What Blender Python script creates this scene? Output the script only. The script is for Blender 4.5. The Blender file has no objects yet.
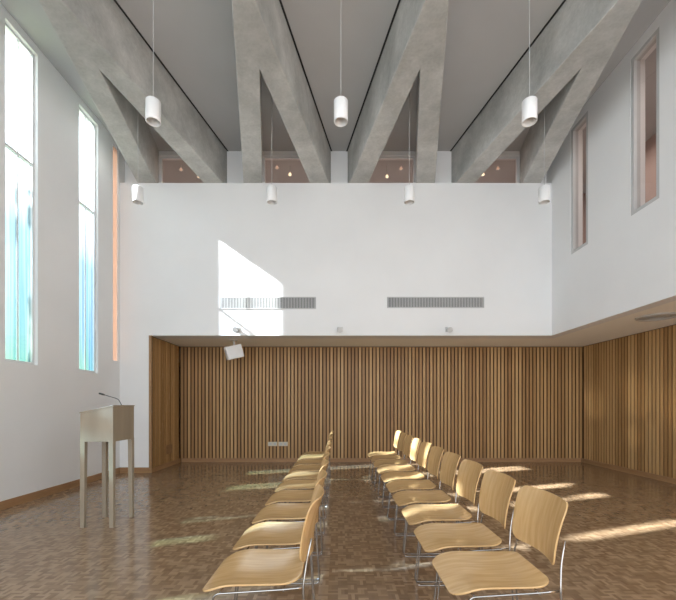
import bpy, bmesh, math, random
from mathutils import Vector, Matrix
C = bpy.context.scene.collection
H = 1.25; F = 380.0
XL, XR = -4.02, 3.94
YB, YA = 7.0, 8.33      # white wall plane, slatted alcove wall plane
XA, XAL = 5.35, -3.46   # alcove sides
ZS, ZL, ZC = 2.53, 5.34, 6.04
YF = -2.2

# ---------------- materials ----------------
def mat(name):
    m = bpy.data.materials.new(name); m.use_nodes = True
    nt = m.node_tree; nt.nodes.clear()
    out = nt.nodes.new('ShaderNodeOutputMaterial')
    return m, nt, out
def N(nt, t, **k):
    n = nt.nodes.new(t)
    for a, v in k.items(): setattr(n, a, v)
    return n
def L(nt, a, b): nt.links.new(a, b)
def math_(nt, op, a, b=None, c=None):
    n = nt.nodes.new('ShaderNodeMath'); n.operation = op
    for i, v in enumerate((a, b, c)):
        if v is None: continue
        if isinstance(v, (int, float)): n.inputs[i].default_value = v
        else: L(nt, v, n.inputs[i])
    return n.outputs[0]
def ramp(nt, fac, stops):
    r = nt.nodes.new('ShaderNodeValToRGB')
    e = r.color_ramp.elements
    while len(e) < len(stops): e.new(0.5)
    for i, (p, c) in enumerate(stops):
        e[i].position = p; e[i].color = (*c, 1)
    L(nt, fac, r.inputs[0]); return r.outputs[0]
def noisy(name, c1, c2, scale=3, rough=0.6, metal=0.0, bump=0.0, detail=4, stretch=(1,1,1), spec=0.5):
    m, nt, out = mat(name)
    p = N(nt, 'ShaderNodeBsdfPrincipled')
    p.inputs['Roughness'].default_value = rough; p.inputs['Metallic'].default_value = metal
    p.inputs['Specular IOR Level'].default_value = spec
    tc = N(nt, 'ShaderNodeTexCoord'); mp = N(nt, 'ShaderNodeMapping'); mp.inputs['Scale'].default_value = stretch
    L(nt, tc.outputs['Object'], mp.inputs[0])
    nz = N(nt, 'ShaderNodeTexNoise'); nz.inputs['Scale'].default_value = scale; nz.inputs['Detail'].default_value = detail
    L(nt, mp.outputs[0], nz.inputs['Vector'])
    L(nt, ramp(nt, nz.outputs['Fac'], [(0.3, c1), (0.7, c2)]), p.inputs['Base Color'])
    if bump:
        b = N(nt, 'ShaderNodeBump'); b.inputs['Strength'].default_value = bump; b.inputs['Distance'].default_value = 0.01
        L(nt, nz.outputs['Fac'], b.inputs['Height']); L(nt, b.outputs[0], p.inputs['Normal'])
    L(nt, p.outputs[0], out.inputs[0]); return m

M_white = noisy('white_plaster', (.80,.80,.80), (.835,.835,.835), 1.2, .75)
M_soffit = noisy('soffit_paint', (.93,.90,.83), (.95,.92,.85), 1.2, .75)
M_ceil = noisy('grey_ceiling', (.45,.45,.45), (.49,.49,.49), 1.0, .8)
M_dark = noisy('shadow_gap', (.02,.02,.02), (.03,.03,.03), 3, .9)
M_vent = noisy('vent_void', (.14,.14,.14), (.17,.17,.17), 3, .9)
M_frame = noisy('white_frame', (.72,.73,.74), (.78,.79,.80), 3, .4)
M_gframe = noisy('grey_frame', (.50,.50,.50), (.56,.56,.55), 3, .5)
M_pink = noisy('pink_plaster', (.43,.32,.285), (.48,.365,.325), 1.5, .8)
M_lamp = noisy('white_lamp', (.80,.80,.80), (.84,.84,.84), 3, .45)
M_chrome = noisy('chrome', (.36,.35,.34), (.46,.45,.44), 3, .16, 1.0)
M_ply = noisy('honey_plywood', (.48,.295,.125), (.60,.395,.19), 5, .2, 0, 0, 5, (1,8,1))
M_base = noisy('oak_skirting', (.30,.165,.08), (.38,.22,.105), 4, .5, 0, 0, 4, (1,1,8))
M_lect = noisy('champagne_lectern_wood', (.29,.245,.185), (.37,.315,.24), 6, .28, .1, 0, 5, (1,1,.15))
M_black = noisy('black_metal', (.015,.015,.015), (.03,.03,.03), 6, .4)
M_silver = noisy('silver_paint', (.50,.50,.50), (.58,.58,.57), 4, .4, .3)
M_cream = noisy('cream_plastic', (.62,.56,.45), (.68,.62,.50), 4, .4)
M_leaf = noisy('leaf_green', (.05,.12,.03), (.12,.22,.06), 2, .6)
M_bark = noisy('bark', (.10,.07,.05), (.18,.13,.09), 8, .9)
M_ground = noisy('lawn', (.10,.14,.06), (.20,.22,.12), 1, .9)

def concrete():
    m, nt, out = mat('fair_faced_concrete')
    p = N(nt, 'ShaderNodeBsdfPrincipled'); p.inputs['Roughness'].default_value = .75
    tc = N(nt, 'ShaderNodeTexCoord')
    n1 = N(nt, 'ShaderNodeTexNoise'); n1.inputs['Scale'].default_value = 1.6; n1.inputs['Detail'].default_value = 10; n1.inputs['Roughness'].default_value = .66
    n2 = N(nt, 'ShaderNodeTexNoise'); n2.inputs['Scale'].default_value = 30; n2.inputs['Detail'].default_value = 4
    L(nt, tc.outputs['Object'], n1.inputs['Vector']); L(nt, tc.outputs['Object'], n2.inputs['Vector'])
    s = math_(nt, 'MULTIPLY_ADD', n2.outputs['Fac'], .2, n1.outputs['Fac'])
    L(nt, ramp(nt, s, [(.40, (.33,.33,.315)), (.6, (.46,.46,.44)), (.80, (.62,.615,.59))]), p.inputs['Base Color'])
    b = N(nt, 'ShaderNodeBump'); b.inputs['Strength'].default_value = .12; b.inputs['Distance'].default_value = .01
    L(nt, s, b.inputs['Height']); L(nt, b.outputs[0], p.inputs['Normal'])
    L(nt, p.outputs[0], out.inputs[0]); return m
M_conc = concrete()

PITCH = .078; SW = .0255; SDP = .010
def slats():
    m, nt, out = mat('timber_slats')
    p = N(nt, 'ShaderNodeBsdfPrincipled'); p.inputs['Roughness'].default_value = .5
    tc = N(nt, 'ShaderNodeTexCoord'); sp = N(nt, 'ShaderNodeSeparateXYZ'); L(nt, tc.outputs['Object'], sp.inputs[0])
    s = math_(nt, 'ADD', sp.outputs[0], sp.outputs[1])
    idn = math_(nt, 'ROUND', math_(nt, 'DIVIDE', s, PITCH))
    wn = N(nt, 'ShaderNodeTexWhiteNoise'); wn.noise_dimensions = '1D'; L(nt, idn, wn.inputs['W'])
    mp = N(nt, 'ShaderNodeMapping'); mp.inputs['Scale'].default_value = (14, 14, .7); L(nt, tc.outputs['Object'], mp.inputs[0])
    nz = N(nt, 'ShaderNodeTexNoise'); nz.inputs['Scale'].default_value = 2.5; nz.inputs['Detail'].default_value = 5; L(nt, mp.outputs[0], nz.inputs['Vector'])
    f = math_(nt, 'MULTIPLY_ADD', nz.outputs['Fac'], .5, math_(nt, 'MULTIPLY', wn.outputs['Value'], .6))
    L(nt, ramp(nt, f, [(.10, (.27,.138,.050)), (.5, (.43,.248,.098)), (.95, (.60,.385,.175))]), p.inputs['Base Color'])
    L(nt, p.outputs[0], out.inputs[0]); return m
M_slat = slats()
M_slatback = noisy('dark_backing', (.055,.026,.010), (.08,.038,.015), 3, .8)

def parquet():
    m, nt, out = mat('mosaic_parquet')
    p = N(nt, 'ShaderNodeBsdfPrincipled')
    tc = N(nt, 'ShaderNodeTexCoord'); sp = N(nt, 'ShaderNodeSeparateXYZ'); L(nt, tc.outputs['Object'], sp.inputs[0])
    t = .066
    u = math_(nt, 'DIVIDE', sp.outputs[0], t); v = math_(nt, 'DIVIDE', sp.outputs[1], t)
    iu = math_(nt, 'FLOOR', u); iv = math_(nt, 'FLOOR', v)
    fu = math_(nt, 'SUBTRACT', u, iu); fv = math_(nt, 'SUBTRACT', v, iv)
    par = math_(nt, 'FLOORED_MODULO', math_(nt, 'ADD', iu, iv), 2.0)
    mx = N(nt, 'ShaderNodeMix'); mx.data_type = 'FLOAT'
    L(nt, par, mx.inputs[0]); L(nt, fu, mx.inputs[2]); L(nt, fv, mx.inputs[3])
    st = math_(nt, 'MULTIPLY', mx.outputs[0], 3.0); ist = math_(nt, 'FLOOR', st)
    cb = N(nt, 'ShaderNodeCombineXYZ'); L(nt, iu, cb.inputs[0]); L(nt, iv, cb.inputs[1]); L(nt, ist, cb.inputs[2])
    wn = N(nt, 'ShaderNodeTexWhiteNoise'); wn.noise_dimensions = '3D'; L(nt, cb.outputs[0], wn.inputs['Vector'])
    f = wn.outputs['Value']
    col = ramp(nt, f, [(0, (.195,.122,.069)), (.5, (.265,.173,.102)), (1, (.37,.255,.158))])
    L(nt, col, p.inputs['Base Color'])
    p.inputs['Roughness'].default_value = .16
    p.inputs['Specular IOR Level'].default_value = .75
    b = N(nt, 'ShaderNodeBump'); b.inputs['Strength'].default_value = .04; b.inputs['Distance'].default_value = .003
    L(nt, wn.outputs['Value'], b.inputs['Height']); L(nt, b.outputs[0], p.inputs['Normal'])
    L(nt, p.outputs[0], out.inputs[0]); return m
M_floor = parquet()

def tinted():
    m, nt, out = mat('tinted_window_glass')
    tc = N(nt, 'ShaderNodeTexCoord'); sp = N(nt, 'ShaderNodeSeparateXYZ'); L(nt, tc.outputs['Object'], sp.inputs[0])
    f = math_(nt, 'DIVIDE', math_(nt, 'SUBTRACT', sp.outputs[2], 1.78), 4.15)
    mp = N(nt, 'ShaderNodeMapping'); mp.inputs['Scale'].default_value = (1, 8, .14); L(nt, tc.outputs['Object'], mp.inputs[0])
    nz = N(nt, 'ShaderNodeTexNoise'); nz.inputs['Scale'].default_value = 1.0; nz.inputs['Detail'].default_value = 2; L(nt, mp.outputs[0], nz.inputs['Vector'])
    band = ramp(nt, nz.outputs['Fac'], [(.30,(.06,.13,.24)),(.42,(.10,.18,.30)),(.50,(.20,.26,.29)),(.58,(.08,.19,.24)),(.70,(.18,.26,.30))])
    low = ramp(nt, f, [(.0,(.80,1.0,.68)),(.25,(1,1,1))])
    mm = N(nt, 'ShaderNodeMix'); mm.data_type = 'RGBA'; mm.blend_type = 'MULTIPLY'; mm.inputs[0].default_value = 1
    L(nt, band, mm.inputs[6]); L(nt, low, mm.inputs[7])
    fade = ramp(nt, f, [(.0,(0,0,0)),(.42,(.07,.07,.07)),(.85,(1,1,1))])
    mx = N(nt, 'ShaderNodeMix'); mx.data_type = 'RGBA'; L(nt, fade, mx.inputs[0]); L(nt, mm.outputs[2], mx.inputs[6]); mx.inputs[7].default_value = (.88,.96,1,1)
    tr = N(nt, 'ShaderNodeBsdfTransparent'); L(nt, mx.outputs[2], tr.inputs[0])
    gl = N(nt, 'ShaderNodeBsdfGlossy'); gl.inputs['Roughness'].default_value = .03
    ms = N(nt, 'ShaderNodeMixShader'); ms.inputs[0].default_value = .05
    L(nt, tr.outputs[0], ms.inputs[1]); L(nt, gl.outputs[0], ms.inputs[2]); L(nt, ms.outputs[0], out.inputs[0])
    return m
M_glass = tinted()
def iglass():
    m, nt, out = mat('interior_glass')
    tr = N(nt, 'ShaderNodeBsdfTransparent'); tr.inputs[0].default_value = (.84,.81,.80,1)
    gl = N(nt, 'ShaderNodeBsdfGlossy'); gl.inputs['Roughness'].default_value = .03
    ms = N(nt, 'ShaderNodeMixShader'); ms.inputs[0].default_value = .06
    L(nt, tr.outputs[0], ms.inputs[1]); L(nt, gl.outputs[0], ms.inputs[2]); L(nt, ms.outputs[0], out.inputs[0])
    return m
M_iglass = iglass()
def peach():
    m, nt, out = mat('peach_glass')
    tr = N(nt, 'ShaderNodeBsdfTranslucent'); tr.inputs[0].default_value = (.50,.32,.23,1)
    df = N(nt, 'ShaderNodeBsdfDiffuse'); df.inputs[0].default_value = (.72,.46,.34,1)
    mx = N(nt, 'ShaderNodeMixShader'); mx.inputs[0].default_value = .92
    L(nt, tr.outputs[0], mx.inputs[1]); L(nt, df.outputs[0], mx.inputs[2]); L(nt, mx.outputs[0], out.inputs[0]); return m
M_peach = peach()
def emit(name, c, s):
    m, nt, out = mat(name)
    e = N(nt, 'ShaderNodeEmission'); e.inputs[0].default_value = (*c, 1); e.inputs[1].default_value = s
    L(nt, e.outputs[0], out.inputs[0]); return m
M_glow = emit('downlight_glow', (1, .72, .45), 1.2)
M_glow2 = emit('dim_downlight_glow', (1, .62, .42), .35)

# ---------------- mesh helpers ----------------
class B:
    def __init__(s): s.v = []; s.f = []; s.mi = []
    def quad(s, pts, mi=0):
        i = len(s.v); s.v += [tuple(p) for p in pts]; s.f.append(tuple(range(i, i+len(pts)))); s.mi.append(mi)
    def box(s, x0, x1, y0, y1, z0, z1, mi=0, M=None):
        i = len(s.v)
        P = [(x0,y0,z0),(x1,y0,z0),(x1,y1,z0),(x0,y1,z0),(x0,y0,z1),(x1,y0,z1),(x1,y1,z1),(x0,y1,z1)]
        if M is not None: P = [tuple(M @ Vector(p)) for p in P]
        s.v += P
        for q in ((0,3,2,1),(4,5,6,7),(0,1,5,4),(1,2,6,5),(2,3,7,6),(3,0,4,7)):
            s.f.append(tuple(i+k for k in q)); s.mi.append(mi)
    def prism(s, poly, z0, z1, mi=0):
        i = len(s.v); n = len(poly)
        s.v += [(x,y,z0) for x,y in poly] + [(x,y,z1) for x,y in poly]
        s.f.append(tuple(i+k for k in reversed(range(n)))); s.f.append(tuple(i+n+k for k in range(n))); s.mi += [mi, mi]
        for k in range(n):
            s.f.append((i+k, i+(k+1)%n, i+n+(k+1)%n, i+n+k)); s.mi.append(mi)
    def tube(s, pts, r, seg=8, mi=0, cap=True):
        pts = [Vector(p) for p in pts]; i0 = len(s.v)
        d = (pts[1]-pts[0]).normalized()
        up = Vector((0,0,1)) if abs(d.z) < .9 else Vector((1,0,0))
        a = d.cross(up).normalized()
        rr = r if isinstance(r, (list, tuple)) else [r]*len(pts)
        for k, p in enumerate(pts):
            if k == 0: t = pts[1]-pts[0]
            elif k == len(pts)-1: t = pts[-1]-pts[-2]
            else: t = (pts[k+1]-p).normalized() + (p-pts[k-1]).normalized()
            t.normalize(); a = (a - t*a.dot(t)).normalized(); b = t.cross(a)
            for j in range(seg):
                q = p + (a*math.cos(2*math.pi*j/seg) + b*math.sin(2*math.pi*j/seg))*rr[k]
                s.v.append(tuple(q))
        for k in range(len(pts)-1):
            for j in range(seg):
                a0 = i0+k*seg+j; a1 = i0+k*seg+(j+1)%seg
                s.f.append((a0, a1, a1+seg, a0+seg)); s.mi.append(mi)
        if cap:
            s.f.append(tuple(i0+j for j in reversed(range(seg)))); s.mi.append(mi)
            e = i0+(len(pts)-1)*seg
            s.f.append(tuple(e+j for j in range(seg))); s.mi.append(mi)
    def mesh(s, name, mats, smooth=False):
        me = bpy.data.meshes.new(name); me.from_pydata(s.v, [], s.f)
        for m in mats: me.materials.append(m)
        for p, k in zip(me.polygons, s.mi): p.material_index = k; p.use_smooth = smooth
        bm = bmesh.new(); bm.from_mesh(me); bmesh.ops.recalc_face_normals(bm, faces=bm.faces); bm.to_mesh(me); bm.free()
        me.update(); return me
def obj(name, me, parent=None, label=None, cat=None, kind=None, group=None, loc=None):
    o = bpy.data.objects.new(name, me); C.objects.link(o)
    if loc: o.location = loc
    if parent: o.parent = parent
    if label: o['label'] = label
    if cat: o['category'] = cat
    if kind: o['kind'] = kind
    if group: o['group'] = group
    return o
def struct(name, b, mats, label, cat):
    return obj(name, b.mesh(name, mats), label=label, cat=cat, kind='structure')
def bev(o, w=.004, s=2):
    m = o.modifiers.new('bevel', 'BEVEL'); m.width = w; m.segments = s; m.limit_method = 'ANGLE'; return o
def fillet(pts, r, n=5):
    pts = [Vector(p) for p in pts]; out = [pts[0]]
    for i in range(1, len(pts)-1):
        p = pts[i]; a = (pts[i-1]-p); c = (pts[i+1]-p)
        rr = min(r, a.length*.45, c.length*.45); a = p + a.normalized()*rr; c = p + c.normalized()*rr
        for k in range(n+1):
            t = k/n; out.append(a*(1-t)**2 + p*2*t*(1-t) + c*t*t)
    out.append(pts[-1]); return out
def holewall(us, vs, holes, f, t0, t1, b):
    U = sorted(set(us + [h[0] for h in holes] + [h[1] for h in holes])); V = sorted(set(vs + [h[2] for h in holes] + [h[3] for h in holes]))
    def solid(i, j):
        if i < 0 or j < 0 or i >= len(U)-1 or j >= len(V)-1: return False
        cu = (U[i]+U[i+1])/2; cv = (V[j]+V[j+1])/2
        return not any(h[0] < cu < h[1] and h[2] < cv < h[3] for h in holes)
    for i in range(len(U)-1):
        for j in range(len(V)-1):
            if not solid(i, j): continue
            a, c, d, e = U[i], U[i+1], V[j], V[j+1]
            b.quad([f(a,d,t0), f(c,d,t0), f(c,e,t0), f(a,e,t0)]); b.quad([f(a,d,t1), f(a,e,t1), f(c,e,t1), f(c,d,t1)])
            if not solid(i-1,j): b.quad([f(a,d,t0), f(a,e,t0), f(a,e,t1), f(a,d,t1)])
            if not solid(i+1,j): b.quad([f(c,d,t0), f(c,d,t1), f(c,e,t1), f(c,e,t0)])
            if not solid(i,j-1): b.quad([f(a,d,t0), f(a,d,t1), f(c,d,t1), f(c,d,t0)])
            if not solid(i,j+1): b.quad([f(a,e,t0), f(c,e,t0), f(c,e,t1), f(a,e,t1)])

# ---------------- shell ----------------
b = B(); b.box(-4.16, 5.6, YF, 8.6, -.12, 0); struct('floor', b, [M_floor], 'polished brown mosaic parquet floor', 'floor')
b = B(); b.box(-4.3, 5.8, YF, 9.0, ZC, ZC+.15); struct('ceiling', b, [M_ceil], 'smooth grey ceiling panels between the beams', 'ceiling')

LW = [(1.24,1.46),(2.44,2.72),(3.12,3.42),(4.59,5.09),(5.9,6.37)]
b = B()
holewall([YF, YB+.3], [0, ZC], [(a,c,1.78,5.93) for a,c in LW] + [(6.78,6.97,2.04,5.93)], lambda u,v,t: (t,u,v), XL, XL-.14, b)
struct('wall_left', b, [M_white], 'tall white plaster wall with slender windows', 'wall')

b = B(); b.box(XL, XAL, YB, YB+1.5, 0, ZS); struct('wall_pier', b, [M_white], 'white plaster pier beside the timber alcove', 'wall')
b = B(); b.box(XL, XR+.2, YB, YB+.30, ZS, ZL)
struct('wall_back', b, [M_white], 'tall white plaster wall above the timber alcove', 'wall')
BX = [-2.91, -.955, 1.0, 2.955]
b = B()
holewall([XL, XR], [ZL, ZC], [(x-.46, x+.46, ZL+.045, ZC-.09) for x in BX], lambda u,v,t: (u,t,v), YB+.17, YB+.3, b)
struct('wall_back_upper', b, [M_white], 'white clerestory wall between concrete beams', 'wall')
RW = [(.9,1.35),(2.0,2.46),(3.35,3.8),(4.66,5.12),(5.99,6.43)]
b = B()
holewall([YF, YB], [ZS, ZC], [(a,c,3.79,5.9) for a,c in RW], lambda u,v,t: (t,u,v), XR, XR+.2, b)
b.box(XR, XR+.2, YB, YB+.3, ZL, ZC)
struct('wall_right_upper', b, [M_white], 'upper white plaster wall with narrow internal windows', 'wall')
b = B(); b.box(XR+.2, 5.8, YF, YB+.3, ZS, ZS+.12); b.box(XAL-.2, 5.8, YB+.3, 8.6, ZS, ZS+.12)
struct('ceiling_alcove', b, [M_soffit], 'low flat white soffit over the timber alcove', 'ceiling')
b = B(); b.box(-4.3, 5.8, 8.6, 8.72, 2.6, ZC); struct('wall_hall_back', b, [M_pink], 'pink plaster wall of the upper hall', 'wall')
b = B(); b.box(5.6, 5.72, YF, 8.6, 2.6, ZC); struct('wall_hall_right', b, [M_pink], 'pink plaster wall of the upper hall', 'wall')
b = B(); b.box(-4.3, -4.17, 7.3, 8.6, 2.6, ZC); b.box(XR+.2, 5.6, YF, YF+.1, 2.65, ZC); struct('wall_hall_end', b, [M_pink], 'pink plaster end walls of the upper hall', 'wall')

def slatwall(name, axis, plane, a0, a1, sgn, label, ext=0):
    b = B(); dpt = SDP
    if axis == 'x':
        b.box(a0, a1, plane, plane+.1, .0, ZS, 1)
    else:
        if sgn > 0: b.box(plane, plane+.1, a0, a1+ext, 0, ZS, 1)
        else: b.box(plane-.1, plane, a0, a1+ext, 0, ZS, 1)
    k = math.ceil((a0+plane)/PITCH)
    while True:
        c = k*PITCH - plane
        if c + SW > a1: break
        if c - SW >= a0:
            if axis == 'x': b.box(c-SW, c+SW, plane-dpt, plane, .085, ZS-.012, 0)
            elif sgn > 0: b.box(plane-dpt, plane, c-SW, c+SW, .085, ZS-.012, 0)
            else: b.box(plane, plane+dpt, c-SW, c+SW, .085, ZS-.012, 0)
        k += 1
    return struct(name, b, [M_slat, M_slatback], label, 'wall')
slatwall('wall_alcove_back', 'x', YA, XAL, XA, 1, 'wall of vertical warm timber slats')
slatwall('wall_alcove_right', 'y', XA, YF, YA-.03, 1, 'wall of vertical warm timber slats', .12)
slatwall('wall_alcove_left', 'y', XAL, YB+.03, YA-.03, -1, 'short return wall of vertical timber slats', .03)
b = B(); b.box(XAL+.04, XA-.04, YA-.03, YA, 0, .085); struct('baseboard_back', b, [M_base], 'reddish oak skirting under the slats', 'baseboard')
b = B(); b.box(XA-.03, XA, YF, YA-.03, 0, .085); struct('baseboard_right', b, [M_base], 'reddish oak skirting under the slats', 'baseboard')
b = B(); b.box(XAL, XAL+.03, YB+.03, YA-.03, 0, .085); struct('baseboard_alcove', b, [M_base], 'reddish oak skirting under the slatted return', 'baseboard')
b = B(); b.box(XL, XL+.02, YF, YB-.02, 0, .10); struct('baseboard_left', b, [M_base], 'oak skirting along the white wall', 'baseboard')
b = B(); b.box(XL, XAL, YB-.02, YB, 0, .10); struct('baseboard_pier', b, [M_base], 'oak skirting on the white pier', 'baseboard')
b = B(); b.box(XAL-.02, XAL+.03, YB-.012, YB+.03, 0, ZS); struct('trim_1', b, [M_base], 'timber edge post of the alcove', 'trim')

# ---------------- windows ----------------
wn = 0
def window(y0, y1, z0, z1, x, fr, gl, transoms, mull, label, dx=.05, w=.035):
    global wn; wn += 1
    b = B()
    b.box(x-dx/2, x+dx/2, y0, y0+w, z0, z1); b.box(x-dx/2, x+dx/2, y1-w, y1, z0, z1)
    b.box(x-dx/2, x+dx/2, y0+w, y1-w, z0, z0+w); b.box(x-dx/2, x+dx/2, y0+w, y1-w, z1-w, z1)
    if mull:
        m = y0+(y1-y0)*.5; b.box(x-dx/4, x+dx/4, m-.009, m+.009, z0+w, z1-w)
    for t in transoms: b.box(x-dx/2+.002, x+dx/2-.002, y0+w, y1-w, t-.014, t+.014)
    o = struct('window_%d' % wn, b, [fr], label, 'window')
    g = B(); g.quad([(x, y0+w, z0+w), (x, y1-w, z0+w), (x, y1-w, z1-w), (x, y0+w, z1-w)])
    obj('glass', g.mesh('glass', [gl]), parent=o)
for a, c in LW: window(a, c, 1.78, 5.93, XL-.07, M_frame, M_glass, [4.45], c-a > .4, 'tall slender window with blue-green tinted glass')
window(6.78, 6.97, 2.04, 5.93, XL-.03, M_frame, M_peach, [], False, 'narrow window with peach coloured glass', .05, .012)
for a, c in RW: window(a, c, 3.79, 5.9, XR+.05, M_gframe, M_iglass, [], False, 'narrow internal window in a grey frame', .09, .05)
for x in BX:
    wn += 1; b = B(); x0, x1, z0, z1 = x-.46, x+.46, ZL+.045, ZC-.09; y = YB+.22; w = .03
    b.box(x0, x0+w, y-.03, y+.03, z0, z1); b.box(x1-w, x1, y-.03, y+.03, z0, z1)
    b.box(x0+w, x1-w, y-.03, y+.03, z0, z0+w); b.box(x0+w, x1-w, y-.03, y+.03, z1-w, z1)
    o = struct('window_%d' % wn, b, [M_frame], 'clerestory window between two beam legs', 'window')
    g = B(); g.quad([(x0+w, y, z0+w), (x1-w, y, z0+w), (x1-w, y, z1-w), (x0+w, y, z1-w)]); obj('glass', g.mesh('glass', [M_iglass]), parent=o)

# ---------------- concrete beams ----------------
for i, x in enumerate(BX):
    P = [(-.12,YF),(.12,YF),(.12,3.84),(.82,YB+.165),(.47,YB+.165),(0,4.64),(-.47,YB+.165),(-.82,YB+.165),(-.12,3.84)]
    b = B(); b.prism([(px, py) for px, py in P], ZL, ZC)
    o = obj('concrete_beam', b.mesh('concrete_beam', [M_conc]), label='deep forked fair-faced concrete roof beam spreading to the wall', cat='beam', group='forked concrete roof beams', loc=(x, 0, 0))
    bev(o, .010, 2)
tn = 1
for x in BX:
    for s in (-1, 1):
        tn += 1; b = B()
        ln = [(.12,YF),(.12,3.84),(.82,YB+.165)]
        off = .025
        P = [(x+s*(p+.0), q) for p, q in ln] + [(x+s*(p+off), q) for p, q in reversed(ln)]
        b.prism(P, ZC-.006, ZC+.01)
        struct('trim_%d' % tn, b, [M_dark], 'dark shadow gap between ceiling and beam', 'trim')

# ---------------- pendant lamps ----------------
def lathe(prof, seg=28):
    b = B(); n = len(prof)
    for k in range(seg):
        a = 2*math.pi*k/seg
        for r, z in prof: b.v.append((r*math.cos(a), r*math.sin(a), z))
    for k in range(seg):
        for j in range(n-1):
            p = k*n+j; q = ((k+1)%seg)*n+j
            b.f.append((p, q, q+1, p+1)); b.mi.append(0)
    return b
shade_me = lathe([(.001,.11),(.066,.11),(.073,.103),(.073,-.107),(.071,-.11),(.065,-.11),(.063,-.10),(.061,.03),(.001,.04)]).mesh('lamp_shade', [M_lamp], False)
lamps = [(-1.91,3.93),(.03,3.93),(1.98,3.93),(-2.89,5.49),(-.955,5.49),(1.03,5.49),(2.98,5.49)]
ZP = 4.285
cb = B(); cb.tube([(0,0,.105),(0,0,ZC-ZP-.02)], .004, 6); cable_me = cb.mesh('cable', [M_silver])
can_me = lathe([(.001,0),(.035,0),(.04,-.005),(.04,-.03),(.001,-.03)]).mesh('ceiling_rose', [M_lamp])
for p in shade_me.polygons: p.use_smooth = True
shade_me.set_sharp_from_angle(angle=.8)
for i, (x, y) in enumerate(lamps):
    e = obj('pendant_lamp', None, label='white cylindrical pendant lamp hanging on a thin cable', cat='lamp', group='white cylinder pendant lamps', loc=(x, y, ZP))
    obj('lamp_shade', shade_me, parent=e)
    obj('cable', cable_me, parent=e)
    obj('ceiling_rose', can_me, parent=e, loc=(0, 0, ZC-ZP))

# ---------------- wall fittings ----------------
def vent(x0, x1, z0, z1):
    y = YB; b = B(); w = .014
    b.box(x0, x1, y-.012, y, z0, z0+w); b.box(x0, x1, y-.012, y, z1-w, z1); b.box(x0, x0+w, y-.012, y, z0+w, z1-w); b.box(x1-w, x1, y-.012, y, z0+w, z1-w)
    b.box(x0+w, x1-w, y-.003, y, z0+w, z1-w, 1)
    o = obj('air_vent', b.mesh('air_vent', [M_gframe, M_vent]), label='long pale grey ventilation grille set in the plaster wall', cat='vent', group='wall ventilation grilles')
    f = B(); n = 62
    for k in range(n):
        c = x0+w+(x1-x0-2*w)*(k+.5)/n; f.box(c-.006, c+.006, y-.010, y-.003, z0+w, z1-w)
    obj('louvre', f.mesh('louvre', [M_gframe]), parent=o)
k7 = YB/F
vent((220-338)*k7, (316-338)*k7, H+(405-309)*k7, H+(405-297)*k7)
vent((387-338)*k7, (484-338)*k7, H+(405-308)*k7, H+(405-297)*k7)
for i, px in enumerate((237, 340, 448)):
    x = (px-338)*k7; z = H+(405-329.5)*k7
    e = obj('wall_spotlight', None, label='small grey spotlight fixed to the white wall', cat='spotlight', group='small wall spotlights', loc=(x, YB, z))
    b = B(); b.box(-.05, .05, -.015, 0, -.045, .045); bev(obj('bracket', b.mesh('bracket', [M_silver]), parent=e))
    b = B(); b.tube([(0,-.015,0),(0,-.05,-.005),(0,-.13,-.03)], [.03,.045,.05], 16); obj('lamp_head', b.mesh('lamp_head', [M_silver]), parent=e)
# loudspeaker
ys = YB+.50; kx = ys/F; zsp = H+(405-352)*kx
e = obj('loudspeaker', None, label='white box loudspeaker tilted on a short bracket under the soffit', cat='speaker', loc=((234-338)*kx, ys, zsp))
R = Matrix.Rotation(math.radians(-12), 4, 'Y') @ Matrix.Rotation(math.radians(12), 4, 'X') @ Matrix.Rotation(math.radians(25), 4, 'Z')
b = B(); b.box(-.16, .16, -.10, .10, -.13, .13, M=R); bev(obj('housing', b.mesh('housing', [M_lamp]), parent=e), .02, 3)
b = B(); b.box(-.14, .14, -.108, -.101, -.11, .11, M=R); obj('speaker_grille', b.mesh('speaker_grille', [M_frame]), parent=e)
b = B(); b.tube([(0,0,.10),(0,0,ZS-zsp+.01)], .018, 8); b.box(-.06,.06,-.04,.04,ZS-zsp-.012,ZS-zsp+.01); obj('bracket', b.mesh('bracket', [M_silver]), parent=e)
# sockets
ka = (YA-.03)/F
for i, px in enumerate((272.5, 283)):
    x = (px-338)*ka; b = B(); b.box(-.10, .10, -.012, 0, -.045, .045)
    o = bev(obj('wall_socket', b.mesh('wall_socket', [M_cream]), label='cream double power socket on the slatted wall', cat='socket', group='power sockets on the slats', loc=(x, YA-SDP, H-39*ka)))
    for q in (-.05, .05):
        s = B(); s.box(q-.025,q+.025,-.016,-.010,-.025,.025); obj('socket_outlet', s.mesh('socket_outlet', [M_gframe]), parent=o)
b = B(); b.box(0, .012, -.14, .14, -.09, .09)
bev(obj('wall_panel', b.mesh('wall_panel', [M_base]), label='small timber access plate low on the slatted return', cat='panel', loc=(XAL+SDP, 7.75, .35)))
obj('ceiling_diffuser', lathe([(.001,-.004),(.10,-.004),(.11,-.016),(.15,-.016),(.16,-.006),(.20,-.006),(.21,-.02),(.25,-.018),(.26,0),(.001,0)], 40).mesh('ceiling_diffuser', [M_silver]), label='round grey air diffuser in the low soffit', cat='diffuser', loc=(4.62, 5.5, ZS))
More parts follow.
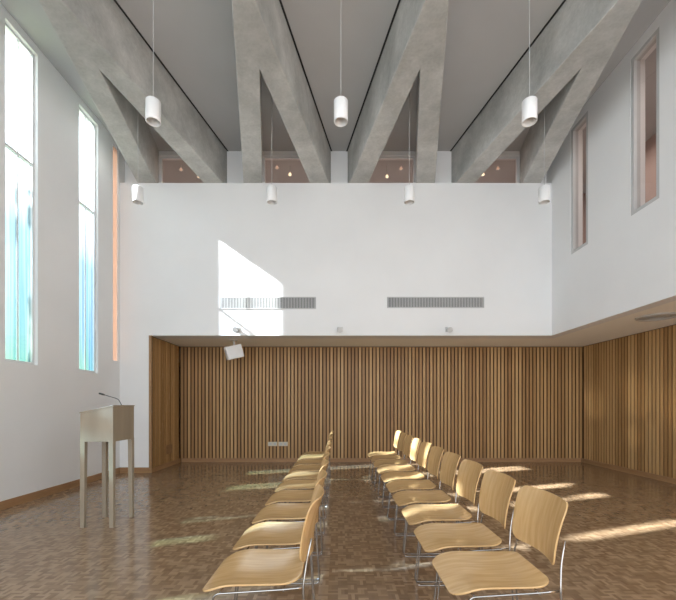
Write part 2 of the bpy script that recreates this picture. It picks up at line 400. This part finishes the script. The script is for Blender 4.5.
# hall downlights behind the clerestory
for i, (px, py, D) in enumerate(((199,177,7.6),(290,175,7.6),(387,177,7.6),(483,175,7.6),(181,170,7.6),(277,168,7.6),(401,169,7.6),(498,169,7.6))):
    x = (px-338)*D/F
    e = obj('downlight', lathe([(.030,0),(.040,-.006),(.040,0)], 20).mesh('downlight', [M_lamp]), label='small warm spotlight behind the clerestory glass', cat='light', group='hall spotlights', loc=(x, D, H+(405-py)*D/F))
    b = B(); b.tube([(0,0,-.002),(0,0,.03)], .026, 16); obj('bulb', b.mesh('bulb', [M_glow if i < 4 else M_glow2]), parent=e)
    b = B(); b.tube([(0,0,.03),(0,0,ZC-e.location.z)], .008, 8); obj('stem', b.mesh('stem', [M_silver]), parent=e)

# ---------------- lectern ----------------
D0 = 3.86; x0, x1 = -2.62, -2.285; y0, y1 = D0, D0+.40
e = obj('lectern', None, label='champagne-brown wooden lectern with slanted top and four slim legs', cat='lectern', loc=((x0+x1)/2, (y0+y1)/2, 0))
hx, hy = (x1-x0)/2, (y1-y0)/2
b = B(); zb, zl, zr = .875, 1.165, 1.235
P = [(-hx,-hy,zb),(hx,-hy,zb),(hx,hy,zb),(-hx,hy,zb),(-hx,-hy,zl),(hx,-hy,zr),(hx,hy,zr),(-hx,hy,zl)]
b.v = P; b.f = [(0,3,2,1),(4,5,6,7),(0,1,5,4),(1,2,6,5),(2,3,7,6),(3,0,4,7)]; b.mi = [0]*6
bev(obj('body', b.mesh('body', [M_lect]), parent=e))
b = B(); sl = (zr-zl)/(2*hx)
P = []
for dz in (.0, .014):
    for (x, y) in ((-hx-.006,-hy-.004),(hx+.006,-hy-.004),(hx+.006,hy+.004),(-hx-.006,hy+.004)): P.append((x, y, (zl+zr)/2+sl*x+dz))
b.v = P; b.f = [(0,3,2,1),(4,5,6,7),(0,1,5,4),(1,2,6,5),(2,3,7,6),(3,0,4,7)]; b.mi = [0]*6
bev(obj('reading_top', b.mesh('reading_top', [M_lect]), parent=e), .003)
for sx in (-1, 1):
    for sy in (-1, 1):
        b = B()
        for z, w in ((0, .040), (zb+.01, .048)):
            xa, ya = sx*(hx+.001), sy*(hy+.001)
            xb_, yb_ = xa - sx*w, ya - sy*w
            b.v += [(min(xa,xb_),min(ya,yb_),z),(max(xa,xb_),min(ya,yb_),z),(max(xa,xb_),max(ya,yb_),z),(min(xa,xb_),max(ya,yb_),z)]
        b.f = [(0,3,2,1),(4,5,6,7),(0,1,5,4),(1,2,6,5),(2,3,7,6),(3,0,4,7)]; b.mi = [0]*6
        bev(obj('leg', b.mesh('leg', [M_lect]), parent=e), .002)
zt = zr+.008
path = fillet([(hx-.03,0,zt-.01),(hx-.03,0,zt+.01),(hx-.06,-.0,zt+.07),(hx-.20,-.02,zt+.115)], .06, 8)
mb = B(); mb.tube(path, [.018]*4+[.004]*(len(path)-4), 10)
obj('microphone_stand', mb.mesh('microphone_stand', [M_black], True), parent=e)
d = (path[-1]-path[-2]).normalized(); mb = B(); mb.tube([path[-1]-d*.005, path[-1]+d*.01, path[-1]+d*.05, path[-1]+d*.058], [.006,.010,.010,.004], 12)
obj('microphone', mb.mesh('microphone', [M_black], True), parent=e)

# ---------------- chairs ----------------
def rr_shell(fn, hx, hy, r, name, mats, nv=16, ns=12):
    ys = [-hy + r*(1-math.cos(math.pi/2*k/6)) for k in range(6)]
    mid = [-hy+r + (2*hy-2*r)*k/ns for k in range(ns+1)]
    ys = ys + mid + [-y for y in reversed(ys)]
    b = B()
    for y in ys:
        q = abs(y)-(hy-r)
        half = hx if q <= 0 else hx - r + math.sqrt(max(0, r*r-q*q))
        for j in range(nv+1): b.v.append(fn((-1+2*j/nv)*half, y))
    for i in range(len(ys)-1):
        for j in range(nv):
            p = i*(nv+1)+j; b.f.append((p, p+1, p+nv+2, p+nv+1)); b.mi.append(0)
    return b.mesh(name, mats, True)
def seat_fn(x, y):
    a = x/.23; c = y/.212
    z = .435 - .018*(1-c*c)*(1-a*a)
    if a < -.3: z -= .045*((-.3-a)/.7)**2
    if a > .5: z += .018*((a-.5)/.5)**2
    return (x-.035, y*(1-.04*a), z)
def back_fn(y, z):
    a = z/.145; c = y/.21
    return (.25 + .028*a + .014*a*a - .046*c*c, y*(1+.05*a), .665+z)
seat_me = rr_shell(seat_fn, .23, .212, .07, 'seat', [M_ply]); back_me = rr_shell(back_fn, .21, .145, .046, 'backrest', [M_ply])
def side(sy):
    b = B(); y = sy*.222; r = .005
    b.tube(fillet([(.243,sy*.194,.64),(.222,sy*.202,.53),(.208,y,.43),(.235,y,r),(-.235,y,r),(-.195,y,.40),(.12,y,.42),(.200,y,.428)], .03, 5), r, 8)
    return b.mesh('sled_leg', [M_chrome], True)
leg_l, leg_r = side(-1), side(1)
b = B(); b.tube([(-.17,-.222,.40),(-.17,.222,.40)], .004, 8); cross1 = b.mesh('crossbar', [M_chrome], True)
b = B(); b.tube([(.12,-.222,.413),(.12,.222,.413)], .004, 8); cross2 = b.mesh('crossbar', [M_chrome], True)
def chair(x, y, grp):
    e = obj('stacking_chair', None, label='stackable honey plywood chair on a thin chrome wire sled frame', cat='chair', group=grp, loc=(x, y, 0))
    for nm, me, th in (('seat', seat_me, .009), ('backrest', back_me, .008), ('sled_leg', leg_l, 0), ('sled_leg', leg_r, 0), ('crossbar', cross1, 0), ('crossbar', cross2, 0)):
        o = obj(nm, me, parent=e)
        if th:
            m = o.modifiers.new('solid', 'SOLIDIFY'); m.thickness = th; m.offset = 0
            m2 = o.modifiers.new('bevel', 'BEVEL'); m2.width = .0025; m2.segments = 2; m2.limit_method = 'ANGLE'; m2.angle_limit = 1.0
    return e
CP = .50
for i in range(10): chair(.775, 1.90+CP*i, 'chair row beside the sunlit floor')
for i in range(10): chair(-.365, 1.93+CP*i, 'chair row nearer the lectern')

# ---------------- outside ----------------
b = B(); b.box(-16, -4.17, -8, 16, -.2, -.02); struct('ground', b, [M_ground], 'lawn outside the windows', 'ground')
random.seed(4)
def tree(x, y, zc, rx, ry, rz, n, size):  # out of view; canopy placed and thinned to break up the sun patches
    e = obj('tree', None, label='unseen leafy green tree outside, added to dapple the sunlight', cat='tree', group='unseen trees for dappled sun', loc=(x, y, -.02))
    t = B(); t.tube([(0,0,0),(.05,.05,zc*.5),(-.05,.1,zc)], [.16,.12,.05], 10)
    for k in range(9):
        a = random.random()*6.28; t.tube([(0,.05,zc*(.45+.05*k)),(math.cos(a)*rx*.35,math.sin(a)*ry*.35,zc*(.6+.05*k)),(math.cos(a)*rx*.6,math.sin(a)*ry*.6,zc*(.7+.05*k))], [.05,.03,.01], 6)
    obj('trunk', t.mesh('trunk', [M_bark]), parent=e)
    f = B()
    for k in range(n):
        while True:
            p = Vector((random.uniform(-1,1), random.uniform(-1,1), random.uniform(-1,1)))
            if p.length < 1: break
        c = Vector((p.x*rx, p.y*ry, zc+p.z*rz))
        M = Matrix.Rotation(random.random()*6.28, 3, 'Z') @ Matrix.Rotation(random.random()*3.14, 3, 'X')
        s = size*random.uniform(.6, 1.3)
        f.quad([c+M@Vector(q) for q in ((-s,0,0),(0,-s*.5,0),(s,0,0),(0,s*.5,0))])
    o = obj('foliage', f.mesh('foliage', [M_leaf]), parent=e); o['kind'] = 'stuff'
tree(-9, .45, 6.2, 1.5, 1.8, 3.1, 280, .22)
tree(-9, 3.25, 5.6, 1.3, 1.0, 2.6, 60, .20)

# ---------------- light ----------------
s = bpy.data.lights.new('sun', 'SUN'); s.energy = 19.0; s.angle = math.radians(.9); s.color = (1, .985, .96)
so = bpy.data.objects.new('sun', s); C.objects.link(so)
so.rotation_euler = Vector((1, .35, -.755)).to_track_quat('-Z', 'Y').to_euler(); so.location = (-8, 0, 8)
# added spots imitating soft sun glints off the polished floor on to the slats
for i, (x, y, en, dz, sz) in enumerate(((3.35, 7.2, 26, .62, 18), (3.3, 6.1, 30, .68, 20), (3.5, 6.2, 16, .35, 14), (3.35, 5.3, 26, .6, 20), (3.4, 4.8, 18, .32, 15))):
    l = bpy.data.lights.new('glint_spot', 'SPOT'); l.energy = en; l.spot_size = math.radians(sz); l.spot_blend = 1.0; l.shadow_soft_size = .01; l.color = (1, .92, .76)
    o = bpy.data.objects.new('glint_spot', l); C.objects.link(o); o.location = (x, y, .03)
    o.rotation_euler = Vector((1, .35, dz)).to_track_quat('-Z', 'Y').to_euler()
for nm, loc, sx, sy_, en in (('hall_fill_back', (0, 8.1, 5.9), 8, .3, 30), ('hall_fill_right', (4.85, 4, 5.9), .4, 8, 30)):  # area fills added so the hall is not dark behind its glass
    l = bpy.data.lights.new(nm, 'AREA'); l.shape = 'RECTANGLE'; l.size = sx; l.size_y = sy_; l.energy = en; l.color = (1, .9, .83)
    o = bpy.data.objects.new(nm, l); C.objects.link(o); o.location = loc
# sky: brighter on the sun's side
w = bpy.data.worlds.new('world'); bpy.context.scene.world = w; w.use_nodes = True
nt = w.node_tree; nt.nodes.clear()
tc = nt.nodes.new('ShaderNodeTexCoord'); sp = nt.nodes.new('ShaderNodeSeparateXYZ'); nt.links.new(tc.outputs['Generated'], sp.inputs[0])
st = math_(nt, 'MULTIPLY_ADD', math_(nt, 'MAXIMUM', math_(nt, 'MULTIPLY', sp.outputs[0], -1.0), 0.0), 1.5, 1.32)
bg = nt.nodes.new('ShaderNodeBackground'); bg.inputs[0].default_value = (.89, .95, 1, 1); nt.links.new(st, bg.inputs[1])
o = nt.nodes.new('ShaderNodeOutputWorld'); nt.links.new(bg.outputs[0], o.inputs[0])

cam = bpy.data.cameras.new('camera'); co = bpy.data.objects.new('camera', cam); C.objects.link(co)
co.location = (0, 0, H); co.rotation_euler = (math.radians(90), 0, 0)
cam.sensor_fit = 'HORIZONTAL'; cam.sensor_width = 36; cam.lens = F/676*36; cam.shift_y = 105/676; cam.clip_start = .05
bpy.context.scene.camera = co
bpy.context.scene.view_settings.view_transform = 'Standard'
bpy.context.scene.view_settings.exposure = 1.0
